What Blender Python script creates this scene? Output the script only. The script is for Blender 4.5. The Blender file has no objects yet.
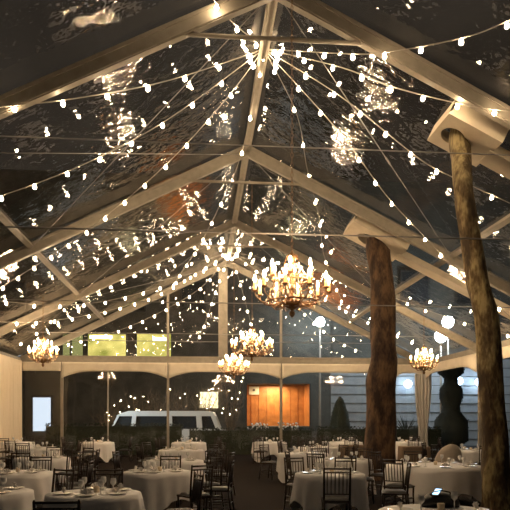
import bpy, math, random
from mathutils import Vector, Matrix
random.seed(11)
SC = bpy.context.scene
COL = SC.collection
PI = math.pi

# ------------------------------------------------------------------ frame of reference
F, TH, H0 = 628.0, 0.086, 418.0            # focal length in pixels, yaw off the tent axis, horizon row
XR, RZ, SL, HW, EYE = 1.19, 8.74, 0.49, 9.14, 1.65   # ridge x, ridge height, roof slope, half width, eye height
EAVE = RZ - SL * HW
YA, YB, YC, YD = 10.06, 16.25, 22.3, 28.1  # the four arches
XL, XRT = XR - HW, XR + HW
FWD = Vector((math.sin(TH), math.cos(TH), 0)); RT = Vector((math.cos(TH), -math.sin(TH), 0)); UP = Vector((0, 0, 1))
CAM = Vector((0, 0, EYE))

def at(px, py, d):
    return CAM + d * (FWD + RT * ((px - 255) / F) + UP * ((H0 - py) / F))
def floor_at(px, d):
    p = CAM + d * (FWD + RT * ((px - 255) / F)); p.z = 0; return p
def at_y(px, py, Y):                       # where a sight line meets the plane y = Y
    k = FWD + RT * ((px - 255) / F) + UP * ((H0 - py) / F)
    return CAM + k * (Y / k.y)
def depth(p): return (Vector(p) - CAM).dot(FWD)
def roof_z(x): return RZ - SL * abs(x - XR)
def ray_roof(px, py):
    k = FWD + RT * ((px - 255) / F) + UP * ((H0 - py) / F)
    for s in (-1, 1):
        n = Vector((s * SL, 0, 1)); dn = n.dot(k)
        if dn <= 1e-6: continue
        t = (RZ + SL * s * XR - n.dot(CAM)) / dn
        p = CAM + k * t
        if t > 0 and (p.x - XR) * s >= -1e-6: return p

# ------------------------------------------------------------------ materials
def mat(name, col, rough=0.6, metal=0.0, noise=None, bump=None, emit=None, spec=None):
    m = bpy.data.materials.new(name); m.use_nodes = True
    nt = m.node_tree; b = nt.nodes['Principled BSDF']
    b.inputs['Base Color'].default_value = (*col, 1); b.inputs['Roughness'].default_value = rough; b.inputs['Metallic'].default_value = metal
    if spec is not None: b.inputs['Specular IOR Level'].default_value = spec
    tc = nt.nodes.new('ShaderNodeTexCoord')
    if noise:
        sc, col2, lo, hi = noise
        n = nt.nodes.new('ShaderNodeTexNoise'); n.inputs['Scale'].default_value = sc; n.inputs['Detail'].default_value = 4
        r = nt.nodes.new('ShaderNodeValToRGB'); r.color_ramp.elements[0].position = lo; r.color_ramp.elements[1].position = hi
        r.color_ramp.elements[0].color = (*col, 1); r.color_ramp.elements[1].color = (*col2, 1)
        nt.links.new(tc.outputs['Object'], n.inputs['Vector']); nt.links.new(n.outputs['Fac'], r.inputs['Fac']); nt.links.new(r.outputs['Color'], b.inputs['Base Color'])
    if bump:
        sc, dist = bump
        n2 = nt.nodes.new('ShaderNodeTexNoise'); n2.inputs['Scale'].default_value = sc; n2.inputs['Detail'].default_value = 3
        bp = nt.nodes.new('ShaderNodeBump'); bp.inputs['Distance'].default_value = dist; bp.inputs['Strength'].default_value = 1
        nt.links.new(tc.outputs['Object'], n2.inputs['Vector']); nt.links.new(n2.outputs['Fac'], bp.inputs['Height']); nt.links.new(bp.outputs['Normal'], b.inputs['Normal'])
    if emit:
        ec, es = emit
        b.inputs['Emission Color'].default_value = (*ec, 1); b.inputs['Emission Strength'].default_value = es
    return m

def clear_vinyl(name, refl=2.0, rough=0.03, ripple=(2.2, 0.004), tint=(0.93, 0.93, 0.92), haze=0.02, stretch=(1, 1, 1)):
    m = bpy.data.materials.new(name); m.use_nodes = True
    nt = m.node_tree; nt.nodes.clear(); N = nt.nodes.new; L = nt.links.new
    out = N('ShaderNodeOutputMaterial'); tr = N('ShaderNodeBsdfTransparent'); gl = N('ShaderNodeBsdfGlossy'); df = N('ShaderNodeBsdfDiffuse')
    tr.inputs['Color'].default_value = (*tint, 1); gl.inputs['Roughness'].default_value = rough; gl.inputs['Color'].default_value = (1, 1, 1, 1)
    df.inputs['Color'].default_value = (0.8, 0.78, 0.74, 1)
    tc = N('ShaderNodeTexCoord'); mp = N('ShaderNodeMapping'); mp.inputs['Scale'].default_value = stretch; mp.inputs['Location'].default_value = (3.7, 1.3, 0.4)
    no = N('ShaderNodeTexNoise'); no.inputs['Scale'].default_value = ripple[0]; no.inputs['Detail'].default_value = 2; no.inputs['Roughness'].default_value = 0.5
    bp = N('ShaderNodeBump'); bp.inputs['Distance'].default_value = ripple[1]; bp.inputs['Strength'].default_value = 1
    L(tc.outputs['Object'], mp.inputs['Vector']); L(mp.outputs['Vector'], no.inputs['Vector']); L(no.outputs['Fac'], bp.inputs['Height']); L(bp.outputs['Normal'], gl.inputs['Normal'])
    lw = N('ShaderNodeLayerWeight'); lw.inputs['Blend'].default_value = 0.5
    pw = N('ShaderNodeMath'); pw.operation = 'POWER'; pw.inputs[1].default_value = 5
    ma = N('ShaderNodeMath'); ma.operation = 'MULTIPLY_ADD'; ma.inputs[1].default_value = 0.95; ma.inputs[2].default_value = 0.045
    mu = N('ShaderNodeMath'); mu.operation = 'MULTIPLY'; mu.inputs[1].default_value = refl; mu.use_clamp = True
    L(lw.outputs['Facing'], pw.inputs[0]); L(pw.outputs[0], ma.inputs[0]); L(ma.outputs[0], mu.inputs[0])
    mx = N('ShaderNodeMixShader'); L(mu.outputs[0], mx.inputs['Fac']); L(tr.outputs[0], mx.inputs[1]); L(gl.outputs[0], mx.inputs[2])
    m2 = N('ShaderNodeMixShader'); m2.inputs['Fac'].default_value = haze; L(mx.outputs[0], m2.inputs[1]); L(df.outputs[0], m2.inputs[2])
    L(m2.outputs[0], out.inputs['Surface'])
    return m

def bark(name, c1, c2, c3):
    m = bpy.data.materials.new(name); m.use_nodes = True
    nt = m.node_tree; b = nt.nodes['Principled BSDF']; N = nt.nodes.new; L = nt.links.new
    tc = N('ShaderNodeTexCoord'); mp = N('ShaderNodeMapping'); mp.inputs['Scale'].default_value = (1, 1, 0.35)
    n = N('ShaderNodeTexNoise'); n.inputs['Scale'].default_value = 4.5; n.inputs['Detail'].default_value = 5
    v = N('ShaderNodeTexNoise'); v.inputs['Scale'].default_value = 26; v.inputs['Detail'].default_value = 4
    r = N('ShaderNodeValToRGB'); e = r.color_ramp.elements; e[0].position = .36; e[0].color = (*c1, 1); e[1].position = .66; e[1].color = (*c3, 1)
    q = e.new(.5); q.color = (*c2, 1)
    ad = N('ShaderNodeMath'); ad.operation = 'MULTIPLY_ADD'; ad.inputs[1].default_value = .45; 
    L(tc.outputs['Object'], mp.inputs['Vector']); L(mp.outputs['Vector'], n.inputs['Vector']); L(mp.outputs['Vector'], v.inputs['Vector'])
    L(v.outputs['Fac'], ad.inputs[0]); sb = N('ShaderNodeMath'); sb.operation = 'MULTIPLY_ADD'; sb.inputs[1].default_value = 1.1; sb.inputs[2].default_value = -.27
    L(n.outputs['Fac'], sb.inputs[0]); L(sb.outputs[0], ad.inputs[2]); L(ad.outputs[0], r.inputs['Fac']); L(r.outputs['Color'], b.inputs['Base Color'])
    bp = N('ShaderNodeBump'); bp.inputs['Distance'].default_value = .05; L(ad.outputs[0], bp.inputs['Height']); L(bp.outputs['Normal'], b.inputs['Normal'])
    b.inputs['Roughness'].default_value = .85
    return m

def emitter(name, col, strength):
    m = bpy.data.materials.new(name); m.use_nodes = True; nt = m.node_tree; nt.nodes.clear()
    o = nt.nodes.new('ShaderNodeOutputMaterial'); e = nt.nodes.new('ShaderNodeEmission'); e.inputs['Color'].default_value = (*col, 1); e.inputs['Strength'].default_value = strength
    nt.links.new(e.outputs[0], o.inputs['Surface']); return m

M = {}
M['alu'] = mat('painted_aluminium', (.34, .30, .24), .5, 0, noise=(6, (.275, .245, .195), .35, .7))
M['alu_dark'] = mat('weathered_aluminium', (.42, .39, .34), .5)
M['roof'] = clear_vinyl('clear_roof_vinyl', 1.5, .05, (3.1, .020), haze=.009)
M['wallclear'] = clear_vinyl('clear_wall_vinyl', 1.2, .03, (1.5, .004), haze=.012, stretch=(1, 1, .35))
M['cable'] = mat('steel_cable', (.30, .28, .26), .5, .3)
M['cord'] = mat('white_cord', (.42, .38, .32), .6)
M['bulb'] = emitter('warm_bulb', (1, .73, .44), 38)
M['flame'] = emitter('candle_bulb', (1, .69, .40), 150)
M['candle'] = mat('amber_candle_sleeve', (.85, .55, .25), .5, emit=((1, .42, .1), .55))  # bulb light glowing through the sleeve, put in as emission
M['bronze'] = mat('aged_bronze', (.30, .17, .08), .35, .75, noise=(30, (.14, .08, .04), .4, .7))
M['crystal'] = mat('amber_crystal', (.95, .82, .6), .05, 0, spec=1.0)
M['valance'] = mat('cream_valance', (.74, .66, .53), .75, noise=(3, (.67, .59, .47), .4, .7))
M['drape'] = mat('cream_drape', (.84, .72, .55), .85, bump=(60, .002))
M['drape_pale'] = mat('pale_drape', (.62, .60, .56), .85, bump=(60, .002))
M['cloth'] = mat('white_linen', (.90, .88, .87), .85, bump=(120, .001), noise=(8, (.85, .83, .82), .4, .75))
M['cloth_brown'] = mat('brown_linen', (.22, .15, .10), .85, bump=(120, .001))
M['wood'] = mat('dark_mahogany', (.030, .018, .014), .38, noise=(14, (.016, .010, .008), .4, .7))
M['table'] = mat('plywood', (.30, .2, .12), .6)
M['floor'] = mat('dark_carpet', (.020, .013, .010), .95, noise=(40, (.014, .009, .007), .4, .6), bump=(150, .004), spec=.1)
M['ground'] = mat('night_ground', (.03, .03, .03), .9, noise=(5, (.02, .02, .02), .4, .6))
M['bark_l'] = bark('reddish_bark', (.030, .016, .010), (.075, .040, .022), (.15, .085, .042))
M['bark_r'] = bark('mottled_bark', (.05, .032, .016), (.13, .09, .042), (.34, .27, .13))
M['ply'] = mat('cream_painted_board', (.72, .63, .48), .7, noise=(4, (.64, .55, .42), .4, .7))
M['glass'] = mat('drinking_glass', (.75, .75, .75), .05, 0, spec=1.0)
M['plate'] = mat('white_china', (.8, .77, .72), .25)
M['napkin'] = mat('white_napkin', (.90, .87, .84), .8)
M['votive'] = mat('frosted_votive', (.75, .62, .45), .4)
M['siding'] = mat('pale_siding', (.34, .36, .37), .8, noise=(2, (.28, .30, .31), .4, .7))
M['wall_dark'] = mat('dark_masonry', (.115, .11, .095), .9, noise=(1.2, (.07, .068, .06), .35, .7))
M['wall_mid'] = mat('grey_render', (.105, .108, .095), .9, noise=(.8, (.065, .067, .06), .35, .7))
M['frame_dark'] = mat('dark_window_frame', (.03, .03, .03), .5)
M['pane_dark'] = mat('unlit_glass', (.03, .035, .04), .1)
M['pane_green'] = emitter('lit_office_window', (.62, .56, .16), .6)
def lit_room(m, c0, c1):
    nt = m.node_tree; e = [n for n in nt.nodes if n.type == 'EMISSION'][0]
    tc = nt.nodes.new('ShaderNodeTexCoord'); n = nt.nodes.new('ShaderNodeTexNoise'); n.inputs['Scale'].default_value = .75; n.inputs['Detail'].default_value = 2
    r = nt.nodes.new('ShaderNodeValToRGB'); r.color_ramp.elements[0].position = .38; r.color_ramp.elements[1].position = .66
    r.color_ramp.elements[0].color = (*c0, 1); r.color_ramp.elements[1].color = (*c1, 1)
    nt.links.new(tc.outputs['Object'], n.inputs['Vector']); nt.links.new(n.outputs['Fac'], r.inputs['Fac']); nt.links.new(r.outputs['Color'], e.inputs['Color'])
lit_room(M['pane_green'], (.20, .20, .035), (.75, .62, .18))
M['pane_green_dim'] = emitter('dimly_lit_office_window', (.55, .55, .2), .18)
M['tubes'] = emitter('fluorescent_tube', (1, .95, .55), 4.0)
M['door_lit'] = emitter('lit_door_pane', (.62, .72, .84), .42)
M['orange_wood'] = mat('orange_wood_panelling', (.55, .20, .045), .5, noise=(2.5, (.30, .10, .02), .3, .75))
M['poster'] = mat('white_poster', (.85, .8, .6), .7)
M['shop_pane'] = emitter('lit_shop_pane', (1, .82, .45), .8)
M['lamp_blue'] = emitter('cold_lamp', (.55, .75, 1), 6.5)
M['lamp_flood'] = emitter('cold_floodlight', (.80, .92, 1), 40)
M['leaf'] = mat('dark_evergreen', (.022, .032, .018), .8)
M['leaf_grey'] = mat('grey_evergreen', (.035, .045, .04), .8)  # evergreen tone, greyer than the other leaf
M['twig'] = mat('bare_twig', (.16, .12, .08), .8)
M['van'] = mat('white_car_paint', (.72, .78, .80), .3)
M['tyre'] = mat('tyre_rubber', (.02, .02, .02), .8)
M['flower'] = mat('white_petals', (.85, .85, .80), .8)
M['leather'] = mat('black_leather', (.02, .02, .022), .5)
M['screen'] = emitter('phone_screen', (.35, .65, 1), 1.2)
M['phone'] = mat('phone_case', (.02, .02, .02), .4)
M['tub'] = mat('pale_upholstery', (.55, .48, .40), .9)
M['pot'] = mat('dark_stone', (.06, .06, .06), .9)

# ------------------------------------------------------------------ mesh building
class MB:
    def __init__(s): s.v = []; s.f = []; s.sm = []
    def add(s, vs, fs, smooth=False):
        b = len(s.v); s.v += [tuple(v) for v in vs]; s.f += [tuple(b + i for i in f) for f in fs]; s.sm += [smooth] * len(fs); return s
    def box(s, c, size, X=Vector((1, 0, 0)), Y=Vector((0, 1, 0)), Z=Vector((0, 0, 1))):
        c = Vector(c); hx, hy, hz = [k / 2 for k in size]
        vs = [c + X * (hx * i) + Y * (hy * j) + Z * (hz * k) for i in (-1, 1) for j in (-1, 1) for k in (-1, 1)]
        return s.add(vs, [(0, 1, 3, 2), (4, 6, 7, 5), (0, 4, 5, 1), (2, 3, 7, 6), (0, 2, 6, 4), (1, 5, 7, 3)])
    def beam(s, a, b, w, h, up=Vector((0, 0, 1))):    # box from a to b: w sideways, h along up
        a = Vector(a); b = Vector(b); X = (b - a).normalized(); Y = up.cross(X).normalized(); Z = X.cross(Y)
        return s.box((a + b) / 2, ((b - a).length, w, h), X, Y, Z)
    def tube(s, pts, r, n=8, caps=True):
        pts = [Vector(p) for p in pts]; rs = r if isinstance(r, (list, tuple)) else [r] * len(pts)
        vs = []; fs = []; t0 = (pts[1] - pts[0]).normalized()
        ref = Vector((1, 0, 0)) if abs(t0.x) < .8 else Vector((0, 1, 0)); u = t0.cross(ref).normalized()
        for i, p in enumerate(pts):
            t = (pts[min(i + 1, len(pts) - 1)] - pts[max(i - 1, 0)]).normalized()
            u = (u - t * u.dot(t)).normalized(); w = t.cross(u)
            for k in range(n):
                a = 2 * PI * k / n; vs.append(p + (u * math.cos(a) + w * math.sin(a)) * rs[i])
        for i in range(len(pts) - 1):
            for k in range(n):
                fs.append((i * n + k, i * n + (k + 1) % n, (i + 1) * n + (k + 1) % n, (i + 1) * n + k))
        if caps: fs.append(tuple(reversed(range(n)))); fs.append(tuple((len(pts) - 1) * n + k for k in range(n)))
        return s.add(vs, fs, True)
    def lathe(s, prof, c=(0, 0, 0), n=16):
        c = Vector(c); vs = []; fs = []
        for r, z in prof:
            for k in range(n):
                a = 2 * PI * k / n; vs.append(c + Vector((r * math.cos(a), r * math.sin(a), z)))
        for i in range(len(prof) - 1):
            for k in range(n): fs.append((i * n + k, i * n + (k + 1) % n, (i + 1) * n + (k + 1) % n, (i + 1) * n + k))
        fs.append(tuple(reversed(range(n)))); fs.append(tuple((len(prof) - 1) * n + k for k in range(n)))
        return s.add(vs, fs, True)
    def ball(s, c, r, n=10, m=6, sz=1.0):
        return s.lathe([(max(r * math.sin(PI * i / m), r * .02), -r * sz * math.cos(PI * i / m)) for i in range(m + 1)], c, n)
    def mesh(s, name):
        me = bpy.data.meshes.new(name); me.from_pydata(s.v, [], s.f); me.update()
        me.polygons.foreach_set('use_smooth', s.sm); return me
    def build(s, name, m, parent=None, loc=None):
        me = s.mesh(name); me.materials.append(m); o = bpy.data.objects.new(name, me); COL.objects.link(o)
        if parent is not None: o.parent = parent
        if loc is not None: o.location = loc
        return o

def tag(o, label=None, cat=None, group=None, kind=None):
    if label: o['label'] = label
    if cat: o['category'] = cat
    if group: o['group'] = group
    if kind: o['kind'] = kind
    return o
def empty(name, loc=(0, 0, 0), rz=0.0):
    o = bpy.data.objects.new(name, None); o.location = loc; o.rotation_euler = (0, 0, rz); o.empty_display_size = .1; COL.objects.link(o); return o
def struct(mb, name, m, label=None): return tag(mb.build(name, m), label, None, None, 'structure')
KIDS = {}
def kids(o):
    return [c for c in COL.objects if c.parent is o]
def copy_tree(o, src_children, parent=None):
    c = o.copy(); COL.objects.link(c)
    if parent is not None: c.parent = parent
    for ch, sub in src_children: copy_tree(ch, sub, c)
    return c
def tree_of(o): return [(c, tree_of(c)) for c in kids(o)]

# ------------------------------------------------------------------ ground, floor
struct(MB().box((0, 30, -.16), (140, 140, .2)), 'ground', M['ground'], 'dark ground outside the tent')
struct(MB().box(((XL + XRT) / 2, 13.0, -.03), (2 * HW + .3, 30.5, .06)), 'floor', M['floor'], 'dark brown carpet floor of the tent')

# ------------------------------------------------------------------ tent roof: clear sheets
for (y0, y1) in ((3.6, YA), (YA, YB), (YB, YC), (YC, YD)):
    for s in (-1, 1):
        mb = MB(); nx, ny = 10, 8; vs = []; fs = []
        for i in range(nx + 1):
            for j in range(ny + 1):
                x = XR + s * HW * i / nx; y = y0 + (y1 - y0) * j / ny
                sag = .05 * math.sin(PI * j / ny) * math.sin(PI * i / nx)
                vs.append((x, y, roof_z(x) + .03 - sag))
        for i in range(nx):
            for j in range(ny):
                a = i * (ny + 1) + j; fs.append((a, a + 1, a + ny + 2, a + ny + 1))
        mb.add(vs, fs, True)
        struct(mb, 'ceiling', M['roof'], 'clear vinyl roof sheet stretched between two arches')
# ---- rafters
NS = {s: Vector((s * SL, 0, 1)).normalized() for s in (-1, 1)}
for nm, Y in (('front', YA), ('second', YB), ('third', YC), ('gable', YD)):
    for s in (-1, 1):
        n = NS[s]; a = Vector((XR + s * .02, Y, RZ)) - n * .15; b = Vector((XR + s * HW, Y, EAVE)) - n * .15
        mb = MB().beam(a, b, .13, .27, n)
        for k in (-1, 1):                                   # extruded grooves on both faces
            mb.beam(a + Vector((0, k * .07, 0)) + n * .09, b + Vector((0, k * .07, 0)) + n * .09, .03, .05, n)
            mb.beam(a + Vector((0, k * .07, 0)) - n * .09, b + Vector((0, k * .07, 0)) - n * .09, .03, .05, n)
        struct(mb, 'roof_beam', M['alu'], f"cream aluminium rafter on the {'left' if s < 0 else 'right'} side of the {nm} arch")
    if Y < YD:
        z = RZ - .98; w = .98 / SL
        struct(MB().tube([(XR - w, Y, z), (XR + w, Y, z)], .035), 'collar_beam', M['alu'], f'thin horizontal tie pipe under the peak of the {nm} arch')
    z = EAVE + .36; w = (RZ - z) / SL - .2
    if Y < YD:
        struct(MB().tube([(XR - w, Y, z), (XR + w, Y, z)], .013, 6), 'tie_beam', M['cable'], f'taut steel tie wire spanning the {nm} arch')
z = 6.05; w = (RZ - z) / SL - .2
struct(MB().tube([(XR - w, YA + .05, z), (XR + w, YA + .05, z)], .010, 6), 'tie_beam', M['cable'], 'upper taut wire across the front arch')
# ---- ridge, purlins, eaves
PX = 5.5
for i, (y0, y1) in enumerate(((3.6, YA - .07), (YA + .07, YB - .07), (YB + .07, YC - .07), (YC + .07, YD - .07))):
    where = ('nearest the viewer', 'before the second arch', 'before the third arch', 'before the gable')[i]
    mb = MB().box((XR, (y0 + y1) / 2, RZ - .12), (.17, y1 - y0, .13))
    mb.box((XR - .05, (y0 + y1) / 2, RZ - .2), (.03, y1 - y0, .05)).box((XR + .05, (y0 + y1) / 2, RZ - .2), (.03, y1 - y0, .05))
    struct(mb, 'ridge_beam', M['alu'], f'ridge purlin of the bay {where}')
    for s in (-1, 1):
        n = NS[s]; x = XR + s * PX
        c = Vector((x, (y0 + y1) / 2, roof_z(x))) - n * .08
        struct(MB().box(c, (.13, y1 - y0, .11), n.cross(Vector((0, 1, 0))) * -1, Vector((0, 1, 0)), n), 'purlin_beam', M['alu'], f"{'left' if s < 0 else 'right'} mid-slope purlin of the bay {where}")
        x = XR + s * (HW - .08)
        struct(MB().box((x, (y0 + y1) / 2, EAVE - .12), (.16, y1 - y0, .24)), 'eave_beam', M['alu'], f"{'left' if s < 0 else 'right'} eave beam of the bay {where}")
# ---- bracing cables in the roof plane
for i, (y0, y1) in enumerate(((YA, YB), (YB, YC), (YC, YD))):
    for s in (-1, 1):
        xp = XR + s * PX
        for (p, q, w) in ((Vector((XR + s * .1, y0 + .1, roof_z(XR + s * .1) - .2)), Vector((xp, y1 - .1, roof_z(xp) - .22)), 'down from the peak'),
                       (Vector((xp, y0 + .1, roof_z(xp) - .27)), Vector((XR + s * .1, y1 - .1, roof_z(XR + s * .1) - .25)), 'up towards the peak')):
            if s > 0 and i < 2 and w.startswith('up'): continue      # the trunk collars stand in its way
            mb = MB().tube([p, q], .008, 5)
            m_ = p.lerp(q, .5); dv = (q - p).normalized(); mb.tube([m_ - dv * .12, m_ - dv * .1, m_ + dv * .1, m_ + dv * .12], [.008, .02, .02, .008], 6)
            tag(mb.build('bracing_cable', M['cable']), f"steel bracing cable running {w}, {'left' if s < 0 else 'right'} slope, {('first', 'second', 'third')[i]} full bay", 'cable', 'roof bracing cables')

# ---- side legs
for nm, Y in (('front', YA), ('second', YB), ('third', YC), ('gable', YD)):
    for s in (-1, 1):
        struct(MB().box((XR + s * (HW - .08), Y, EAVE / 2 - .02), (.16, .13, EAVE - .04)), 'leg_pillar', M['alu'], f"{'left' if s < 0 else 'right'} upright of the {nm} arch")

# ------------------------------------------------------------------ gable end wall
zb = EAVE                                    # eave-height cross beam
struct(MB().box((XR, YD, zb - .03), (2 * HW - .34, .16, .30)).box((XR, YD - .095, zb + .09), (2 * HW - .34, .03, .05)).box((XR, YD - .095, zb - .15), (2 * HW - .34, .03, .05)),
       'gable_beam', M['alu'], 'cream cross beam at eave height of the gable wall')
px_posts = [62, 168, 281, 394]
post_x = [at_y(p, 400, YD).x for p in px_posts]
for x, nm in zip(post_x, ('beside the white lit door', 'in front of the white van', 'in front of the orange shop', 'behind the thick trunk')):
    struct(MB().box((x, YD, (zb - .2) / 2), (.11, .11, zb - .2)).box((x, YD, .03), (.25, .25, .05)), 'wall_post_pillar', M['alu'], f'slim gable wall post {nm}')
struct(MB().box((at_y(108, 400, YD).x, YD, (zb - .2) / 2), (.05, .05, zb - .2)), 'wall_post_pillar', M['alu_dark'], 'thin pole between the first two gable posts')
for x, nm in ((post_x[1], 'left'), (post_x[2], 'right')):
    h = roof_z(x) - .3
    struct(MB().box((x, YD, (zb + .13 + h) / 2), (.10, .1, h - zb - .13)), 'gable_post_pillar', M['alu'], f'thin upright in the gable triangle, {nm} of the mast')
xm = at_y(223, 300, YD).x
struct(MB().box((xm, YD, (zb + .13 + roof_z(xm) - .3) / 2), (.40, .16, roof_z(xm) - .3 - zb - .13)).box((xm, YD - .1, (zb + .13 + roof_z(xm) - .3) / 2), (.08, .05, roof_z(xm) - .35 - zb - .13)),
       'gable_mast_pillar', M['alu'], 'wide cream mast in the middle of the gable triangle')
# clear wall sheets
mb = MB(); mb.add([(XL + .1, YD + .1, .02), (XRT - .1, YD + .1, .02), (XRT - .1, YD + .1, zb), (XL + .1, YD + .1, zb)], [(0, 1, 2, 3)])
struct(mb, 'wall_back', M['wallclear'], 'clear vinyl wall below the gable beam')
mb = MB(); mb.add([(XL + .1, YD + .1, zb + .01), (XRT - .1, YD + .1, zb + .01), (XR, YD + .1, RZ - .05)], [(0, 1, 2)])
struct(mb, 'wall_gable', M['wallclear'], 'clear vinyl triangle closing the gable')
struct(MB().tube([(XL + 1.3, YD - .05, 5.05), (XRT - 1.3, YD - .05, 5.05)], .012, 6), 'gable_tie_beam', M['cable'], 'horizontal wire across the gable triangle')

# ---- scalloped valances: hang below the gable beam between posts
def valance(a, b, ztop, label, flat=False):
    a = Vector(a); b = Vector(b); L = (b - a).length; n = max(12, int(L / .12)); t = (b - a).normalized(); nn = t.cross(UP)
    vs = []; fs = []; rows = 5
    for i in range(n + 1):
        u = i / n; e = abs(2 * u - 1)
        drop = .40 + (.0 if flat else .30 * max(0, (e - .45) / .55) ** 2)
        p = a.lerp(b, u); off = nn * (.012 * math.sin(u * L * 9) + .01 * math.sin(u * L * 23))
        for j in range(rows + 1):
            vs.append(p + off * (j / rows) + UP * (ztop - p.z - drop * j / rows))
    k = rows + 1
    for i in range(n):
        for j in range(rows): fs.append((i * k + j, (i + 1) * k + j, (i + 1) * k + j + 1, i * k + j + 1))
    o = MB().add(vs, fs, True).build('valance', M['valance'])
    md = o.modifiers.new('thickness', 'SOLIDIFY'); md.thickness = .012
    return tag(o, label, 'valance', 'cream valances along the eaves')
xs = [XL + .2] + post_x + [XRT - .2]
nms = ['in the left corner of the gable wall', 'over the bare bushes and white door side', 'straight above the white van', 'over the orange shop front', 'behind and right of the thick trunk']
nms = ['at the drape end of the gable beam', 'between the first two gable posts', 'above the white van and bare bushes', 'above the orange shop front', 'right of the thick trunk under the gable beam']
for i in range(len(xs) - 1):
    valance((xs[i] + .02, YD - .13, 0), (xs[i + 1] - .02, YD - .13, 0), zb - .17, f'cream scalloped valance {nms[i]}', flat=(i in (0,)))
for i, (y0, y1) in enumerate(((YB, YC), (YC, YD - .2))):
    valance((XRT - .2, y1 - .1, 0), (XRT - .2, y0 + .1, 0), zb - .22, f"cream valance on the right side wall, {('nearer', 'farther')[i]} bay")

# ---- drapes
def pleated(a, b, z0, z1, name, m, label, pitch=.22, amp=.06, waist=None):
    a = Vector(a); b = Vector(b); L = (b - a).length; n = max(16, int(L / pitch * 10)); t = (b - a).normalized(); nn = t.cross(UP); rows = 16
    vs = []; fs = []; c = a.lerp(b, .5)
    for i in range(n + 1):
        u = i / n
        for j in range(rows + 1):
            v = j / rows; z = z1 + (z0 - z1) * v; sq = 1.0
            if waist: sq = 1 - (1 - waist[1]) * math.exp(-((z - waist[0]) / waist[2]) ** 2)
            p = c + (a.lerp(b, u) - c) * sq
            am = amp * (.6 + .4 * v) * (1 + .4 * math.sin(i * .37))
            p = p + nn * (am * math.sin(2 * PI * u * L / pitch + .6 * math.sin(u * 17)))
            vs.append((p.x, p.y, z))
    k = rows + 1
    for i in range(n):
        for j in range(rows): fs.append((i * k + j, (i + 1) * k + j, (i + 1) * k + j + 1, i * k + j + 1))
    o = MB().add(vs, fs, True).build(name, m); md = o.modifiers.new('thickness', 'SOLIDIFY'); md.thickness = .01
    return tag(o, label, 'drape')
pleated((XL + .25, 19.5, 0), (XL + .25, YD - .22, 0), .03, zb - .15, 'drape', M['drape'], 'long cream pleated drape covering the left side wall')
p = at_y(427, 400, YD - .35)
pleated((p.x - .62, YD - .5, 0), (p.x + .16, YD - .5, 0), .03, zb - .62, 'drape', M['drape_pale'], 'pale gathered drape hanging in the back right corner', .16, .06, (.9, .55, 1.2))

# ------------------------------------------------------------------ light strings
BULB = MB().lathe([(.012, .045), (.016, .03), (.028, .012), (.033, -.012), (.031, -.028), (.019, -.044), (.004, -.054)], (0, 0, 0), 8).mesh('bulb'); BULB.materials.append(M['bulb'])
def catmull(P, n=10):
    out = []
    for i in range(len(P) - 1):
        p0 = P[max(i - 1, 0)]; p1 = P[i]; p2 = P[i + 1]; p3 = P[min(i + 2, len(P) - 1)]
        for k in range(n):
            t = k / n
            out.append(.5 * ((2 * p1) + (p2 - p0) * t + (2 * p0 - 5 * p1 + 4 * p2 - p3) * t * t + (3 * p1 - p0 - 3 * p2 + p3) * t ** 3))
    out.append(P[-1]); return out
NB = [0]
def light_string(hub, pts, label, group, apart=30, endd=None):
    """A cord from a hub on the ridge to the end of PTS: the sight lines give its course, the depth runs along a straight cord in space."""
    d0 = depth(hub); hp = CAM - hub
    hx = 255 + F * (hub - CAM).dot(RT) / d0; hy = H0 - F * (hub - CAM).z / d0
    P = [Vector((hx, hy, 0))] + [Vector((q[0], q[1], 0)) for q in pts]
    if endd is None: endd = depth(ray_roof(*pts[-1])) - .15
    L = [0]
    for i in range(1, len(P)): L.append(L[-1] + (P[i] - P[i - 1]).length)
    W = []
    for q, l in zip(P, L):
        k = l / L[-1]; d = 1 / ((1 - k) / d0 + k / endd)
        W.append(at(q.x, q.y, d))
    path = catmull(W, 8)
    root = empty('light_string', hub); tag(root, label, 'string lights', group)
    mb = MB().tube([q - hub for q in ([path[0].lerp(path[1], min(.9, .09 / (path[1] - path[0]).length))] + path[1:])], .009, 5); mb.build('cord', M['cord'], root)
    L3 = sum((b - a).length for a, b in zip(path, path[1:])); spacing = L3 / max(3, round(L[-1] / apart)); acc = spacing * .45; pos = []
    for a, b in zip(path, path[1:]):
        l = (b - a).length
        while acc <= l and l > 0:
            pos.append(a.lerp(b, acc / l)); acc += spacing
        acc -= l
    for q in pos:
        o = bpy.data.objects.new('bulb', BULB); COL.objects.link(o); o.parent = root; o.location = q - hub - Vector((0, 0, .05)); NB[0] += 1
        o.rotation_euler = (random.uniform(-.2, .2), random.uniform(-.2, .2), 0)
    return root
hub1 = at(264, 49, 12.0); hub2 = at(230, 252, 26.5)
g1 = 'bulb strings fanning from the front ridge hub'; g2 = 'bulb strings fanning from the gable peak'
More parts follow.
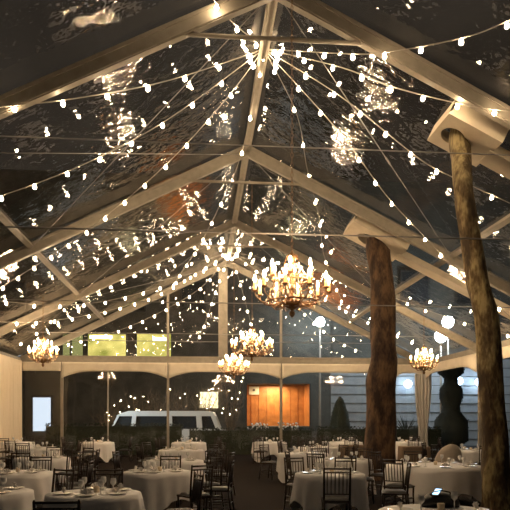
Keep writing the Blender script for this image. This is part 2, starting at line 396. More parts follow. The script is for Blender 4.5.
S1 = [([(228, 18), (214, 0), (180, -50), (120, -150)], 'shortest bulb string, running up over the front left rafter', 40),
      ([(170, 80), (84, 97), (0, 107), (-70, 110)], 'bulb string sagging to the left edge just below the front left rafter', 41),
      ([(170, 118), (93, 160), (21, 189), (-50, 212)], 'straight bulb string to the left edge, second below the front left rafter', 36),
      ([(221, 105), (158, 172), (77, 238), (8, 283), (-20, 300)], 'bulb string running down left across the second and third arches', 25),
      ([(240, 158), (219, 207), (199, 246), (181, 273), (160, 305)], 'bulb string hugging the ridge before turning down left to the gable', 22),
      ([(297, 115), (307, 168), (319, 217), (324, 255), (338, 292), (352, 325)], 'bulb string dropping behind the large chandelier, right of the ridge', 23),
      ([(340, 133), (386, 195), (419, 231), (447, 260), (470, 282), (520, 325)], 'bulb string crossing between the two trunk collars', 26),
      ([(340, 96), (408, 150), (438, 170), (501, 199), (560, 226)], 'bulb string passing behind the upper mottled trunk', 32),
      ([(340, 67), (393, 87), (466, 105), (520, 112), (600, 118)], 'bulb string crossing in front of the upper board collar', 34),
      ([(354, 54), (395, 51), (466, 37), (510, 20), (590, -16)], 'bulb string sagging up to the top right over the front right rafter', 36)]
for k, (pts, lab, sp) in enumerate(S1): light_string(hub1, pts, lab, g1, sp, depth(ray_roof(*pts[-1])) - (.15, .15, .15, .15, .6, .15, 1.9, .15, .15, .15)[k])
S2 = [([(167, 290), (128, 305), (83, 316), (32, 322), (-15, 321)], 'bulb string sagging from gable peak to the left drape', 15, 20.0),
      ([(205, 284), (170, 307), (120, 330), (62, 345), (24, 352)], 'bulb string along the left gable rafter', 13, 27.4),
      ([(214, 296), (207, 318), (197, 342)], 'short bulb string just left of the gable mast', 12, 27.2),
      ([(240, 283), (249, 316), (256, 343)], 'short bulb string just right of the gable mast', 13, 27.2),
      ([(250, 266), (270, 281), (300, 309), (333, 338), (362, 352)], 'bulb string along the right gable rafter to the thick trunk', 13, 27.4),
      ([(262, 266), (310, 290), (360, 318), (420, 345)], 'bulb string from gable peak passing behind the thick trunk', 16, 27.0),
      ([(200, 272), (150, 290), (100, 302), (50, 305), (-10, 300)], 'bulb string from gable peak to the third arch at left', 20, 17.5),
      ([(196, 262), (150, 268), (95, 285), (40, 330), (12, 348)], 'bulb string looping over the left purlin towards the small left chandelier', 17, 24.0),
      ([(262, 258), (330, 275), (400, 300), (450, 318), (520, 338)], 'bulb string from gable peak to the right eave behind both trunks', 18, 20.0)]
for pts, lab, sp, ed in S2: light_string(hub2, pts, lab, g2, sp, ed)
# the hubs the strings are hooked to
for hub, lab, nm in ((hub1, 'cluster hub under the ridge where ten bulb strings meet', 'h'), (hub2, 'cluster hub below the gable peak where the rear strings meet', 'g')):
    t = empty('string_hub', hub); tag(t, lab, 'light hub')
    MB().lathe([(.05, -.03), (.07, -.01), (.07, .02), (.02, .05), (.012, .10), (.012, RZ - .2 - hub.z)], (0, 0, 0), 12).build('hook', M['alu_dark'], t)
    for k in range(4):
        a = 2 * PI * k / 4
        o = bpy.data.objects.new('bulb', BULB); COL.objects.link(o); o.parent = t; o.location = (.30 * math.cos(a), .12 * math.sin(a), -.06 - .04 * (k % 3))

# ------------------------------------------------------------------ chandeliers
def chandelier(loc, label, top, R=.62):
    t = empty('chandelier', loc); tag(t, label, 'chandelier', 'bronze candle chandeliers')
    MB().lathe([(.01, -.36), (.035, -.33), (.05, -.29), (.02, -.25), (.11, -.20), (.16, -.14), (.12, -.08), (.04, -.05), (.035, .05), (.07, .10), (.075, .16), (.03, .22), (.03, .46), (.07, .54), (.09, .58), (.03, .62), (.015, .66)], (0, 0, 0), 14).build('stem', M['bronze'], t)
    ring = MB()
    for r, z in ((.42 * R / .62, -.12), (.27 * R / .62, .20)):
        ring.tube([(r * math.cos(2 * PI * k / 24), r * math.sin(2 * PI * k / 24), z) for k in range(25)], .014, 6, False)
    for k in range(8):                                     # scrolled straps from crown to basket
        a = 2 * PI * k / 8 + .2; c, s_ = math.cos(a), math.sin(a); q = R / .62
        ring.tube([(.03 * c, .03 * s_, .60), (.10 * c, .10 * s_, .54), (.15 * c * q, .15 * s_ * q, .38), (.27 * c * q, .27 * s_ * q, .20), (.38 * c * q, .38 * s_ * q, .03), (.42 * c * q, .42 * s_ * q, -.12), (.30 * c * q, .30 * s_ * q, -.22), (.12 * c, .12 * s_, -.20)], .009, 6)
    ring.build('basket', M['bronze'], t)
    cr = MB(); rr = random.Random(5)
    for k in range(110):
        a = rr.uniform(0, 2 * PI); u = rr.random(); r = (.12 + .34 * u) * R / .62; z = .50 - .66 * u + rr.uniform(-.05, .03)
        p = Vector((r * math.cos(a), r * math.sin(a), z)); h = rr.uniform(.02, .035)
        cr.add([p + Vector(v) for v in ((h * .6, 0, 0), (0, h * .6, 0), (-h * .6, 0, 0), (0, -h * .6, 0), (0, 0, h), (0, 0, -h * 1.6))], [(0, 1, 4), (1, 2, 4), (2, 3, 4), (3, 0, 4), (1, 0, 5), (2, 1, 5), (3, 2, 5), (0, 3, 5)])
    tag(cr.build('crystal_drops', M['crystal'], t), kind='stuff')
    ch = MB(); z = .66; i = 0
    while z < top - loc[2] - .02:
        a = 0 if i % 2 else PI / 2
        ch.tube([(.018 * math.cos(b) * math.cos(a), .018 * math.cos(b) * math.sin(a), z + .035 + .045 * math.sin(b)) for b in [2 * PI * k / 8 for k in range(9)]], .005, 4, False)
        z += .075; i += 1
    ch.build('chain', M['bronze'], t)
    for n, r, zc, ph in ((10, R, .03, .0), (6, R * .58, .25, .3)):
        for k in range(n):
            a = 2 * PI * k / n + ph; c, s_ = math.cos(a), math.sin(a)
            def pt(u, z): return (u * c, u * s_, z)
            arm = MB().tube([pt(.06, zc - .10), pt(.2 * r / .62, zc - .17), pt(.55 * r, zc - .19), pt(.82 * r, zc - .15), pt(r * .98, zc - .07), pt(r, zc)], [.014, .012, .011, .010, .010, .012], 6)
            arm.tube([pt(.5 * r, zc - .18), pt(.55 * r, zc - .10), pt(.63 * r, zc - .09), pt(.66 * r, zc - .13)], .007, 5)
            A = arm.build('arm', M['bronze'], t)
            MB().lathe([(.008, -.02), (.02, -.01), (.05, .005), (.055, .02), (.02, .012)], pt(r, zc), 10).build('drip_pan', M['bronze'], A)
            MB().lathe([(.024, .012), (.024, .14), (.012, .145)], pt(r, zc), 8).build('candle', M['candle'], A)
            MB().lathe([(.006, .145), (.018, .165), (.023, .185), (.014, .22), (.004, .25)], pt(r, zc), 8).build('flame_bulb', M['flame'], A)
    return t
def rz_at(p): return roof_z(p.x)
for (px, py, d, R, lab, top) in ((292, 294, 9.6, .57, 'largest bronze candle chandelier hanging in front of the gable mast', None),
                            (252, 349, 18.0, .58, 'middle candle chandelier, directly below the large one', None),
                            (234, 369, 22.7, .52, 'smaller candle chandelier overlapping the middle one, nearest the gable wall', None),
                            (43, 356, 20.6, .46, 'small candle chandelier above the white lit door by the left drape', None),
                            (424, 364, 21.6, .46, 'small candle chandelier between the two tree trunks', None)):
    p = at(px, py, d); chandelier(tuple(p), lab, roof_z(p.x) - .25 if abs(p.x - XR) < 1 else roof_z(p.x) - .02, R)
    if abs(p.x - XR) > 1: pass

# ------------------------------------------------------------------ tree trunks through the roof
def trunk(path, radii, m, label, seed):
    rr = random.Random(seed); pts = catmull([Vector(p) for p in path], 9); n = len(pts); k = 22
    rad = []
    segs = len(path) - 1
    for i in range(n):
        u = i / (n - 1) * segs; a = min(int(u), segs - 1); rad.append(radii[a] + (radii[a + 1] - radii[a]) * (u - a))
    ph = [rr.uniform(0, 6.28) for _ in range(8)]
    vs = []; fs = []
    for i, p in enumerate(pts):
        for j in range(k):
            a = 2 * PI * j / k
            r = rad[i] * (1 + .05 * math.sin(3 * a + ph[0] + i * .12) + .035 * math.sin(5 * a + ph[1] - i * .31) + .045 * math.sin(i * .55 + ph[2] + 2 * math.sin(a + ph[3])) + .02 * math.sin(9 * a + i * .9))
            vs.append(p + Vector((r * math.cos(a), r * math.sin(a), 0)))
    for i in range(n - 1):
        for j in range(k): fs.append((i * k + j, i * k + (j + 1) % k, (i + 1) * k + (j + 1) % k, (i + 1) * k + j))
    fs.append(tuple(range(k - 1, -1, -1))); fs.append(tuple((n - 1) * k + j for j in range(k)))
    return tag(MB().add(vs, fs, True).build('tree_trunk', m), label, 'tree')
pl = ray_roof(378, 231)
b0 = floor_at(376, 17.0)
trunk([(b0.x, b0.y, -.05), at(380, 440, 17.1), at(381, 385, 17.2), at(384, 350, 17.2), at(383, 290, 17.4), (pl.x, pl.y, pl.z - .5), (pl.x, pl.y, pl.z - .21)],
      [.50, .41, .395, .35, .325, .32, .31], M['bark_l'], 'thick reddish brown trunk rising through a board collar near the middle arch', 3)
pr = ray_roof(461, 119)
b1 = floor_at(499, 10.6)
trunk([(b1.x, b1.y, -.05), at(496, 480, 10.6), at(493, 412, 10.7), at(486, 320, 10.8), at(476, 270, 10.85), at(464, 190, 10.9), (pr.x - .02, pr.y, pr.z - .5), (pr.x - .02, pr.y, pr.z - .13)],
      [.34, .235, .20, .20, .185, .16, .18, .18], M['bark_r'], 'leaning mottled trunk at the right edge passing through the upper board collar', 8)

def collar(P, hole, u0, u1, v0, v1, label, flange):
    t = empty('trunk_collar', P); tag(t, label, 'roof collar', 'board collars round the trunks')
    U = Vector((1, 0, -SL)).normalized(); V = Vector((0, 1, 0)); N = Vector((SL, 0, 1)).normalized()
    def w(u, v, n): return U * u + V * v + N * n
    n = 40; ins = []; outs = []
    for k in range(n):
        a = 2 * PI * k / n; c, s_ = math.cos(a), math.sin(a)
        ins.append((hole[0] * c, hole[1] * s_))
        tt = min((u1 if c > 0 else -u0) / max(abs(c), 1e-6), (v1 if s_ > 0 else -v0) / max(abs(s_), 1e-6)); outs.append((tt * c, tt * s_))
    for cu, cv in ((u1, v1), (u0, v1), (u0, v0), (u1, v0)):      # true corners
        i = min(range(n), key=lambda k: (outs[k][0] - cu) ** 2 + (outs[k][1] - cv) ** 2); outs[i] = (cu, cv)
    vs = [w(*p, -.36) for p in ins] + [w(*p, -.36) for p in outs] + [w(*p, -.30) for p in ins] + [w(*p, -.30) for p in outs]
    fs = []
    for k in range(n):
        q = (k + 1) % n
        fs += [(k, q, n + q, n + k), (2 * n + k, 3 * n + k, 3 * n + q, 2 * n + q), (k, 2 * n + k, 2 * n + q, q), (n + k, n + q, 3 * n + q, 3 * n + k)]
    MB().add(vs, fs).build('board', M['ply'], t)
    sk = [w(*p, -.355) for p in ins] + [w(p[0] * .97, p[1] * .97, .02) for p in ins]
    for nm, c, sz in (('upper_flange', (u0 + .02, (v0 + v1) / 2), (.04, v1 - v0)), ('near_flange', ((u0 + u1) / 2, v0 + .02), (u1 - u0, .04)), ('far_flange', ((u0 + u1) / 2, v1 - .02), (u1 - u0, .04))):
        MB().box(w(c[0], c[1], -.17), (sz[0], sz[1], .26), U, V, N).build(nm, M['ply'], t)
    L0, L1 = u1 - .05, flange
    MB().box(w((L0 + L1) / 2, .05, -.30), (L1 - L0, .50, .16), U, V, N).build('gutter_channel', M['ply'], t)
    return t
collar(pl, (.47, .42), -.80, .85, -.72, .62, 'cream board collar where the thick reddish trunk meets the roof', 5.2)
collar(pr, (.22, .25), -.32, .74, -.55, .50, 'cream board collar at upper right where the mottled trunk meets the roof', 5.4)

# ------------------------------------------------------------------ tables and cloths
def table_obj(c, r, desc, brown=False):
    t = empty('round_table', c); tag(t, f'round dining table under the cloth, {desc}', 'table', 'round dining tables')
    MB().lathe([(r - .03, .705), (r, .712), (r, .73), (r - .02, .738)], (0, 0, 0), 32).build('tabletop', M['table'], t)
    MB().lathe([(.05, .06), (.045, .3), (.05, .70)], (0, 0, 0), 12).build('pedestal', M['wood'], t)
    MB().lathe([(.28, .0), (.28, .02), (.08, .06), (.05, .07)], (0, 0, 0), 20).build('foot_plate', M['wood'], t)
    return t
def cloth(c, r, side, rot, desc, m='cloth'):
    n = 96; vs = []; fs = []
    rings = [(0, 0)] + [(r * k / 5, 0) for k in range(1, 6)]
    vs.append((0, 0, .748))
    rr = random.Random(int(c[0] * 100 + c[1] * 31)); ph = rr.uniform(0, 6); ph2 = rr.uniform(0, 6)
    prof = []
    for k in range(1, 6): prof.append(('t', k / 5))
    for k in range(1, 9): prof.append(('s', k / 8))
    for kind, u in prof:
        for j in range(n):
            a = 2 * PI * j / n; al = a - rot
            ext = (side / 2) / max(abs(math.cos(al)), abs(math.sin(al))) - r
            cn = abs(math.sin(2 * al)) ** 3                       # 1 at the corners of the square cloth
            drop = min(ext, .715)
            if kind == 't': R_, z = (r + .012) * u, .748 - (.012 if u == 1 else 0)
            else:
                fold = (.028 + .05 * cn) * u * math.sin(14 * a + ph + 1.2 * math.sin(3 * a + ph2))
                R_ = r + .014 + .03 * u ** .7 + fold * .6 + .05 * cn * u; z = .736 - drop * u
                R_ += .012 * math.sin(5 * a + ph2) * u
            vs.append((R_ * math.cos(a), R_ * math.sin(a), z))
    for j in range(n): fs.append((0, 1 + j, 1 + (j + 1) % n))
    for i in range(len(prof) - 1):
        for j in range(n):
            a0 = 1 + i * n; fs.append((a0 + j, a0 + n + j, a0 + n + (j + 1) % n, a0 + (j + 1) % n))
    o = MB().add(vs, fs, True).build('tablecloth', M[m], None, c)
    return tag(o, f"{'white' if m == 'cloth' else 'brown'} cloth draped over the {desc}", 'tablecloth', 'tablecloths')

# ------------------------------------------------------------------ the chair (one of its kind; the others are copies)
def make_chair():
    t = empty('dining_chair', (0, 0, 0)); W = .185; Dp = .19
    sb = MB().box((0, 0, .44), (.40, .41, .025))
    sb.box((0, -.195, .425), (.38, .022, .03)).box((0, .195, .425), (.34, .022, .03)); sb.build('seat', M['wood'], t)
    cu = MB(); 
    vs = []; n = 9
    for i in range(n + 1):
        for j in range(n + 1):
            u, v = i / n * 2 - 1, j / n * 2 - 1; e = (1 - u ** 6) * (1 - v ** 6)
            vs.append((u * .19, v * .19, .455 + .035 * e ** .5))
    cu.add(vs, [(i * (n + 1) + j, (i + 1) * (n + 1) + j, (i + 1) * (n + 1) + j + 1, i * (n + 1) + j + 1) for i in range(n) for j in range(n)], True)
    cu.build('cushion', M['leather'], t)
    # front (towards the table) is +y, back is -y
    for s in (-1, 1):
        MB().tube([(s * W, Dp - .01, .43), (s * (W - .005), Dp - .01, .3), (s * W, Dp + .01, 0)], [.018, .016, .012], 8).build('leg', M['wood'], t)
        MB().tube([(s * W, -Dp + .01, .44), (s * W, -Dp - .02, .2), (s * (W + .01), -Dp - .05, 0)], [.018, .016, .012], 8).build('leg', M['wood'], t)
    st = MB()
    for z in (.16, .25):
        for s in (-1, 1): st.tube([(s * (W - .002), Dp - .0, z), (s * (W - .002), -Dp - .01, z)], .008, 6)
    for y in (Dp - .0, -Dp - .015): st.tube([(-W, y, .22), (W, y, .22)], .008, 6)
    st.build('stretcher', M['wood'], t)
    bk = MB()
    for s in (-1, 1): bk.tube([(s * W, -Dp + .01, .44), (s * (W + .002), -Dp - .005, .65), (s * (W + .005), -Dp - .04, .92), (s * (W + .005), -Dp - .042, .94)], [.017, .016, .014, .008], 8)
    for z, y, r in ((.545, -Dp - .0, .010), (.86, -Dp - .033, .011), (.915, -Dp - .04, .013)): bk.tube([(-W, y, z), (W, y, z)], r, 7)
    for k in range(6):
        x = -W + 2 * W * (k + .75) / 6.5
        bk.tube([(x, -Dp, .545), (x, -Dp - .016, .70), (x, -Dp - .033, .86)], [.007, .009, .007], 6)
    bk.build('backrest', M['wood'], t)
    return t
CH = make_chair(); CH_KIDS = tree_of(CH); USED = [False]
SIDE = ['near side', 'near right side', 'right side', 'far right side', 'far side', 'far left side', 'left side', 'near left side']
def side_name(phi, k=8): return SIDE[int(((phi % 360) + 22.5) // 45) % 8]
def place_chair(c, r, phi, desc, dist, turn=0):
    a = math.radians(phi); dv = -FWD * math.cos(a) + RT * math.sin(a); p = Vector(c) + dv * (r + dist)
    if USED[0]: o = copy_tree(CH, CH_KIDS)
    else: o = CH; USED[0] = True
    o.location = (p.x, p.y, 0); v = -dv
    o.rotation_euler = (0, 0, math.atan2(v.y, v.x) - PI / 2 + math.radians(turn))
    tag(o, f'dark spindle-back chair on the {side_name(phi)} of the {desc}', 'chair', 'dark spindle-back dining chairs')
    return o

# place settings
def goblet(h=.17):
    return MB().lathe([(.032, 0), (.03, .004), (.006, .01), (.005, h * .45), (.012, h * .5), (.032, h * .62), (.036, h * .78), (.031, h), (.029, h), (.033, h * .78), (.010, h * .53)], (0, 0, 0), 12)
GOB = goblet().mesh('goblet'); GOB.materials.append(M['glass'])
PLT = MB().lathe([(.07, 0), (.08, .004), (.125, .014), (.128, .018), (.12, .017), (.075, .008)], (0, 0, 0), 20).mesh('dinner_plate'); PLT.materials.append(M['plate'])
def napkin_mesh():
    mb = MB(); n = 9
    vs = [(0, 0, .0)]; fs = []
    for k in range(n):
        a = PI * (.12 + .76 * k / (n - 1)); r = .075; vs.append((r * math.cos(a), .015 * (1 if k % 2 else -1), r * math.sin(a)))
    for k in range(n - 1): fs.append((0, k + 1, k + 2))
    return mb.add(vs, fs)
NP = napkin_mesh().build('napkin_source', M['napkin']); 
md = NP.modifiers.new('thickness', 'SOLIDIFY'); md.thickness = .006
NAPKIN = NP; NAPKIN_USED = [False]
VOT = MB().lathe([(.03, 0), (.034, .01), (.036, .07), (.034, .072), (.031, .02)], (0, 0, 0), 12).mesh('votive'); VOT.materials.append(M['votive'])
ZT = .750
def single(name, me, loc, label, cat, group, rz=0):
    o = bpy.data.objects.new(name, me); COL.objects.link(o); o.location = loc; o.rotation_euler = (0, 0, rz); return tag(o, label, cat, group)
def setting(c, r, phi, desc, full):
    a = math.radians(phi); dv = -FWD * math.cos(a) + RT * math.sin(a); sv = Vector((-dv.y, dv.x, 0)); w = side_name(phi)
    q = Vector(c) + dv * (r - .19); q.z = ZT
    single('dinner_plate', PLT, q, f'white dinner plate at the {w} of the {desc}', 'plate', 'dinner plates')
    if NAPKIN_USED[0]: nk = NAPKIN.copy(); COL.objects.link(nk)
    else: nk = NAPKIN; NAPKIN_USED[0] = True; nk.name = 'napkin'
    nk.location = q + Vector((0, 0, .012)); nk.rotation_euler = (0, 0, math.atan2(sv.y, sv.x))
    tag(nk, f'white fan-folded napkin at the {w} of the {desc}', 'napkin', 'fan-folded napkins')
    g = Vector(c) + dv * (r - .36) + sv * .13; g.z = ZT
    single('wine_glass', GOB, g, f'stemmed glass at the {w} of the {desc}', 'glass', 'stemmed glasses')

# px, depth, radius, short description, chair bearings [(phi, distance, turn)], setting bearings
T = [
 (-12, 7.75, .52, 'lower left corner table', [(150, .45)], [45, 135]),
 (94, 7.6, .55, 'frontmost left table', [(6, 1.35), (185, .42), (110, .5)], [0, 60, 130, 190, 300]),
 (16, 10.5, .58, 'second left-edge table', [(2, .75), (92, .40), (135, .45), (180, .40), (225, .4)], [0, 60, 120, 240, 300]),
 (42, 14.3, .60, 'third left-edge table', [(0, .45), (50, .45), (95, .4), (140, .4), (185, .4), (270, .4)], [0, 70, 140, 220, 290]),
 (38, 19.2, .62, 'fourth left-edge table', [(0, .4), (60, .4), (120, .4), (180, .4), (240, .4), (300, .4)], [20, 110, 200, 290]),
 (17, 23.6, .62, 'last left-edge table', [(0, .4), (60, .4), (180, .4)], [30, 200]),
 (97, 23.6, .62, 'table before the bare bushes', [(0, .4), (90, .4), (180, .4), (270, .4)], [30, 120, 210, 300]),
 (158, 10.7, .57, 'first left aisle table', [(38, .55), (85, .45), (130, .42), (178, .45)], [0, 60, 130, 200, 270, 320]),
 (175, 13.5, .60, 'second left aisle table', [(75, .42), (130, .42), (265, .45)], [0, 60, 130, 200, 270, 320]),
 (181, 18.0, .62, 'third left aisle table', [(50, .4), (110, .4), (240, .4), (300, .4)], [0, 70, 150, 220, 290]),
 (189, 23.4, .62, 'fourth left aisle table', [(60, .4), (120, .4), (240, .4), (300, .4)], [0, 90, 180, 270]),
 (330, 10.3, .56, 'first right aisle table', [(-2, .42), (82, .45), (160, .42), (205, .42)], [40, 100, 150, 210, 280]),
 (303, 16.2, .64, 'second right aisle table', [(55, .42), (120, .42), (170, .4), (230, .4)], [0, 60, 130, 200, 290]),
 (270, 23.6, .64, 'farthest right aisle table', [(-20, .4), (60, .4), (130, .4), (200, .4)], [0, 90, 180, 270]),
 (344, 13.8, .60, 'table left of the thick trunk', [(-35, .42), (-80, .42), (150, .42), (200, .4)], [0, 60, 300, 220]),
 (345, 23.8, .64, 'hedge-side table left of the trunk', [(0, .4), (150, .4), (210, .4), (300, .4)], [0, 90, 180, 270]),
 (405, 23.8, .64, 'hedge-side table right of the trunk', [(0, .4), (60, .4), (150, .4), (210, .4), (300, .4)], [0, 90, 180, 270]),
 (434, 12.1, .90, 'wide table between the trunks', [(-42, .42), (62, .42), (115, .42), (180, .42), (215, .42), (262, .42)], [0, 45, 90, 135, 180, 225, 270, 315]),
 (438, 6.1, .56, 'lower right corner table', [], [90, 270]),
 (318, 19.8, .62, 'third right aisle table', [(0, .4), (60, .4), (190, .4), (250, .4), (300, .4)], [0, 90, 180, 270]),
 (470, 17.6, .64, 'table behind the mottled trunk', [(0, .4), (60, .4), (120, .4), (240, .4), (300, .4)], [0, 90, 180, 270]),
]
for i, (px, d, r, desc, chairs, sets) in enumerate(T):
    c = floor_at(px, d)
    table_obj(c, r, desc)
    cloth(c, r, 2 * r + (.84 if r < .8 else .88), (.70 if i in (1, 4, 7, 9) else -.09 + .12 * (i % 3)), desc)
    for ch in chairs: place_chair(c, r, ch[0], desc, ch[1] + .03)
    for ph in sets: setting(c, r, ph, desc, d < 16)
    single('votive_candle', VOT, (c.x + .03, c.y, ZT), f'small candle glass in the middle of the {desc}', 'candle', 'table votives')

# brown-draped side tables by the far hedge
for px, d, w, lab in ((357, 20.6, 1.15, 'long table under a brown cloth behind the thick trunk'), (414, 19.6, .9, 'long table under a brown cloth between the trunks')):
    c = floor_at(px, d); t = empty('side_table', c, -TH); tag(t, lab, 'table', 'brown-draped side tables')
    mb = MB(); n = 60; vs = []
    for z, k in ((.76, 0), (.74, 1), (.4, 2), (.04, 3)):
        for j in range(n):
            a = 2 * PI * j / n; cx, sx = math.cos(a), math.sin(a)
            q = .62; ex = math.copysign(abs(cx) ** .35, cx); ey = math.copysign(abs(sx) ** .35, sx)
            f = 1 + (.02 + .02 * math.sin(j * 1.7)) * k * .6
            vs.append((ex * w / 2 * f, ey * .32 * f, z))
    fs = [tuple(range(n - 1, -1, -1))[::-1]] + [(i * n + j, (i + 1) * n + j, (i + 1) * n + (j + 1) % n, i * n + (j + 1) % n) for i in range(3) for j in range(n)]
    mb.add(vs, fs, True); mb.build('table_drape', M['cloth_brown'], t)
    MB().box((0, 0, .70), (w - .06, .58, .04)).build('tabletop', M['table'], t)
    for sx in (-1, 1):
        for sy in (-1, 1): MB().tube([(sx * (w / 2 - .1), sy * .2, 0), (sx * (w / 2 - .1), sy * .2, .68)], .02, 8).build('leg', M['wood'], t)

# pale tub chair
c = floor_at(448, 15.9); t = empty('tub_chair', c, -TH); tag(t, 'pale round-backed tub chair behind the wide table', 'armchair')
vs = []; fs = []; n = 24
for i in range(n + 1):
    a = PI * i / n
    for j, (z, rr_) in enumerate(((.16, .30), (.5, .33), (.85, .34), (1.0, .33), (1.0, .27), (.85, .26), (.5, .25))):
        zz = .16 + (z - .16) * (.55 + .45 * math.sin(a))
        vs.append((rr_ * math.cos(a), -rr_ * math.sin(a), zz))
for i in range(n):
    for j in range(6): fs.append((i * 7 + j, (i + 1) * 7 + j, (i + 1) * 7 + j + 1, i * 7 + j + 1))
o = MB().add(vs, fs, True).build('backrest', M['tub'], t)
MB().lathe([(.28, .16), (.30, .2), (.30, .42), (.27, .46)], (0, 0, 0), 24).build('seat', M['tub'], t)
for sx in (-1, 1):
    for sy in (-1, 1): MB().tube([(sx * .17, sy * .17, .17), (sx * .18, sy * .18, 0)], [.025, .018], 8).build('leg', M['wood'], t)

# bag and phone on the corner table
c = floor_at(440, 6.38); t = empty('handbag', (c.x, c.y, ZT), -TH); tag(t, 'dark soft handbag lying on the lower right corner table', 'bag')
vs = []; fs = []; n = 24; prof = [(0.02, .90), (.0, 1.0), (.05, 1.04), (.09, .9), (.12, .66), (.135, .3)]
for z, k in prof:
    for j in range(n):
        a = 2 * PI * j / n; vs.append((.19 * k * math.copysign(abs(math.cos(a)) ** .7, math.cos(a)), .09 * k * math.copysign(abs(math.sin(a)) ** .7, math.sin(a)), max(z, .0) + .008 * math.sin(3 * a) * (z > .04)))
fs = [tuple(range(n - 1, -1, -1))] + [(i * n + j, i * n + (j + 1) % n, (i + 1) * n + (j + 1) % n, (i + 1) * n + j) for i in range(5) for j in range(n)] + [tuple(5 * n + j for j in range(n))]
MB().add(vs, fs, True).build('bag_body', M['leather'], t)
MB().tube([(-.1, -.02, .12), (-.09, -.04, .15), (0, -.06, .17), (.09, -.04, .15), (.1, -.02, .12)], .008, 6).build('strap', M['leather'], t)
ph = empty('phone', at(437, 492, 6.33)); tag(ph, 'lit phone with a bluish screen resting against the dark bag', 'phone')
ph.rotation_euler = (math.radians(28), 0, -TH - .7)
MB().box((0, 0, 0), (.07, .13, .008)).build('phone_body', M['phone'], ph)
MB().box((0, 0, .0046), (.06, .10, .001)).build('screen', M['screen'], ph)

# ------------------------------------------------------------------ outside: hedge, shrubs, van, lamps
def leaf_blob(mb, fn, n, size, rr):
    for _ in range(n):
        p = Vector(fn(rr)); a = Vector((rr.gauss(0, 1), rr.gauss(0, 1), rr.gauss(0, 1))).normalized(); b = a.orthogonal().normalized(); c_ = a.cross(b); s = size * rr.uniform(.6, 1.3)
        mb.add([p - b * s, p + c_ * s * .45, p + b * s, p - c_ * s * .45], [(0, 1, 2, 3)])
def hedge(x0, x1, y, h, label, seed):
    rr = random.Random(seed); t = empty('hedge', ((x0 + x1) / 2, y, -.06)); tag(t, label, 'hedge', 'clipped hedges outside the gable wall')
    L = x1 - x0
    mb = MB(); core = MB().box((0, 0, h / 2 - .03), (L - .15, .5, h - .06))
    core.build('inner_growth', M['leaf'], t)
    leaf_blob(mb, lambda r: (r.uniform(-L / 2, L / 2), r.uniform(-.32, .32), r.uniform(.05, h + .04)) if r.random() < .4 else (r.uniform(-L / 2, L / 2), -.3 + r.uniform(-.04, .04), r.uniform(.05, h)) if r.random() < .6 else (r.uniform(-L / 2, L / 2), r.uniform(-.3, .3), h + r.uniform(-.05, .07)), int(L * 260), .06, rr)
    mb.build('foliage', M['leaf'], t)
hedge(-7.0, -.8, YD + 1.0, 1.40, 'low dark hedge outside under the white van', 1)
hedge(-.6, 5.2, YD + 1.0, 1.2, 'low dark hedge outside under the orange shop window', 2)
hedge(5.4, 11.4, YD + 1.0, 1.25, 'low dark hedge outside before the pale siding', 4)

def bare_shrub(base, h, spread, nb, label, seed, bulbs):
    rr = random.Random(seed); t = empty('bare_shrub', base); tag(t, label, 'shrub', 'bare lit shrubs outside')
    mb = MB(); tips = []
    for _ in range(nb):
        a = rr.uniform(0, 2 * PI); s = spread * rr.uniform(.25, 1); hh = h * rr.uniform(.65, 1)
        P = [Vector((.05 * math.cos(a), .05 * math.sin(a), 0))]
        for k in range(1, 6):
            u = k / 5; P.append(Vector((s * u ** 1.4 * math.cos(a + .2 * rr.gauss(0, 1) * u), s * u ** 1.4 * math.sin(a), hh * u ** .85)) + Vector((rr.gauss(0, .04), rr.gauss(0, .04), 0)))
        mb.tube(P, [.022, .018, .014, .011, .008, .005], 5)
        for k in (2, 3, 4):
            for _2 in range(2):
                q = P[k]; v = Vector((rr.gauss(0, .25), rr.gauss(0, .25), rr.uniform(.1, .5)))
                mb.tube([q, q + v * .6, q + v + Vector((rr.gauss(0, .05), rr.gauss(0, .05), 0))], [.009, .007, .004], 4); tips += [q + v * .6, q + v]
        tips += P[2:]
    mb.build('branches', M['twig'], t)
    if bulbs:
        lb = MB()
        for _ in range(bulbs): lb.ball(rr.choice(tips) + Vector((rr.gauss(0, .03), rr.gauss(0, .03), rr.gauss(0, .03))), .018, 5, 3)
        tag(lb.build('fairy_lights', M['bulb'], t), 'tiny warm fairy lights', kind='stuff')
for px, d, h, sp, nb, lab, sd, bl in ((108, 33.6, 2.9, 1.1, 26, 'bare lit shrub outside, left of the white van', 1, 9), (137, 34.0, 3.5, 1.2, 30, 'bare lit shrub outside, before the van bonnet', 2, 10),
                            (158, 33.6, 3.4, 1.0, 26, 'bare lit shrub outside, right before the van cabin', 3, 8), (182, 34.0, 3.6, 1.1, 28, 'bare lit shrub outside, before the van rear', 4, 8),
                            (206, 33.6, 3.6, 1.0, 28, 'bare lit shrub outside, before the pale shop pane', 5, 18), (230, 33.8, 3.9, 1.0, 30, 'bare lit shrub outside, left of the orange shop', 6, 9)):
    q = floor_at(px, d); bare_shrub((q.x, q.y, -.06), h, sp, nb, lab, sd, bl)

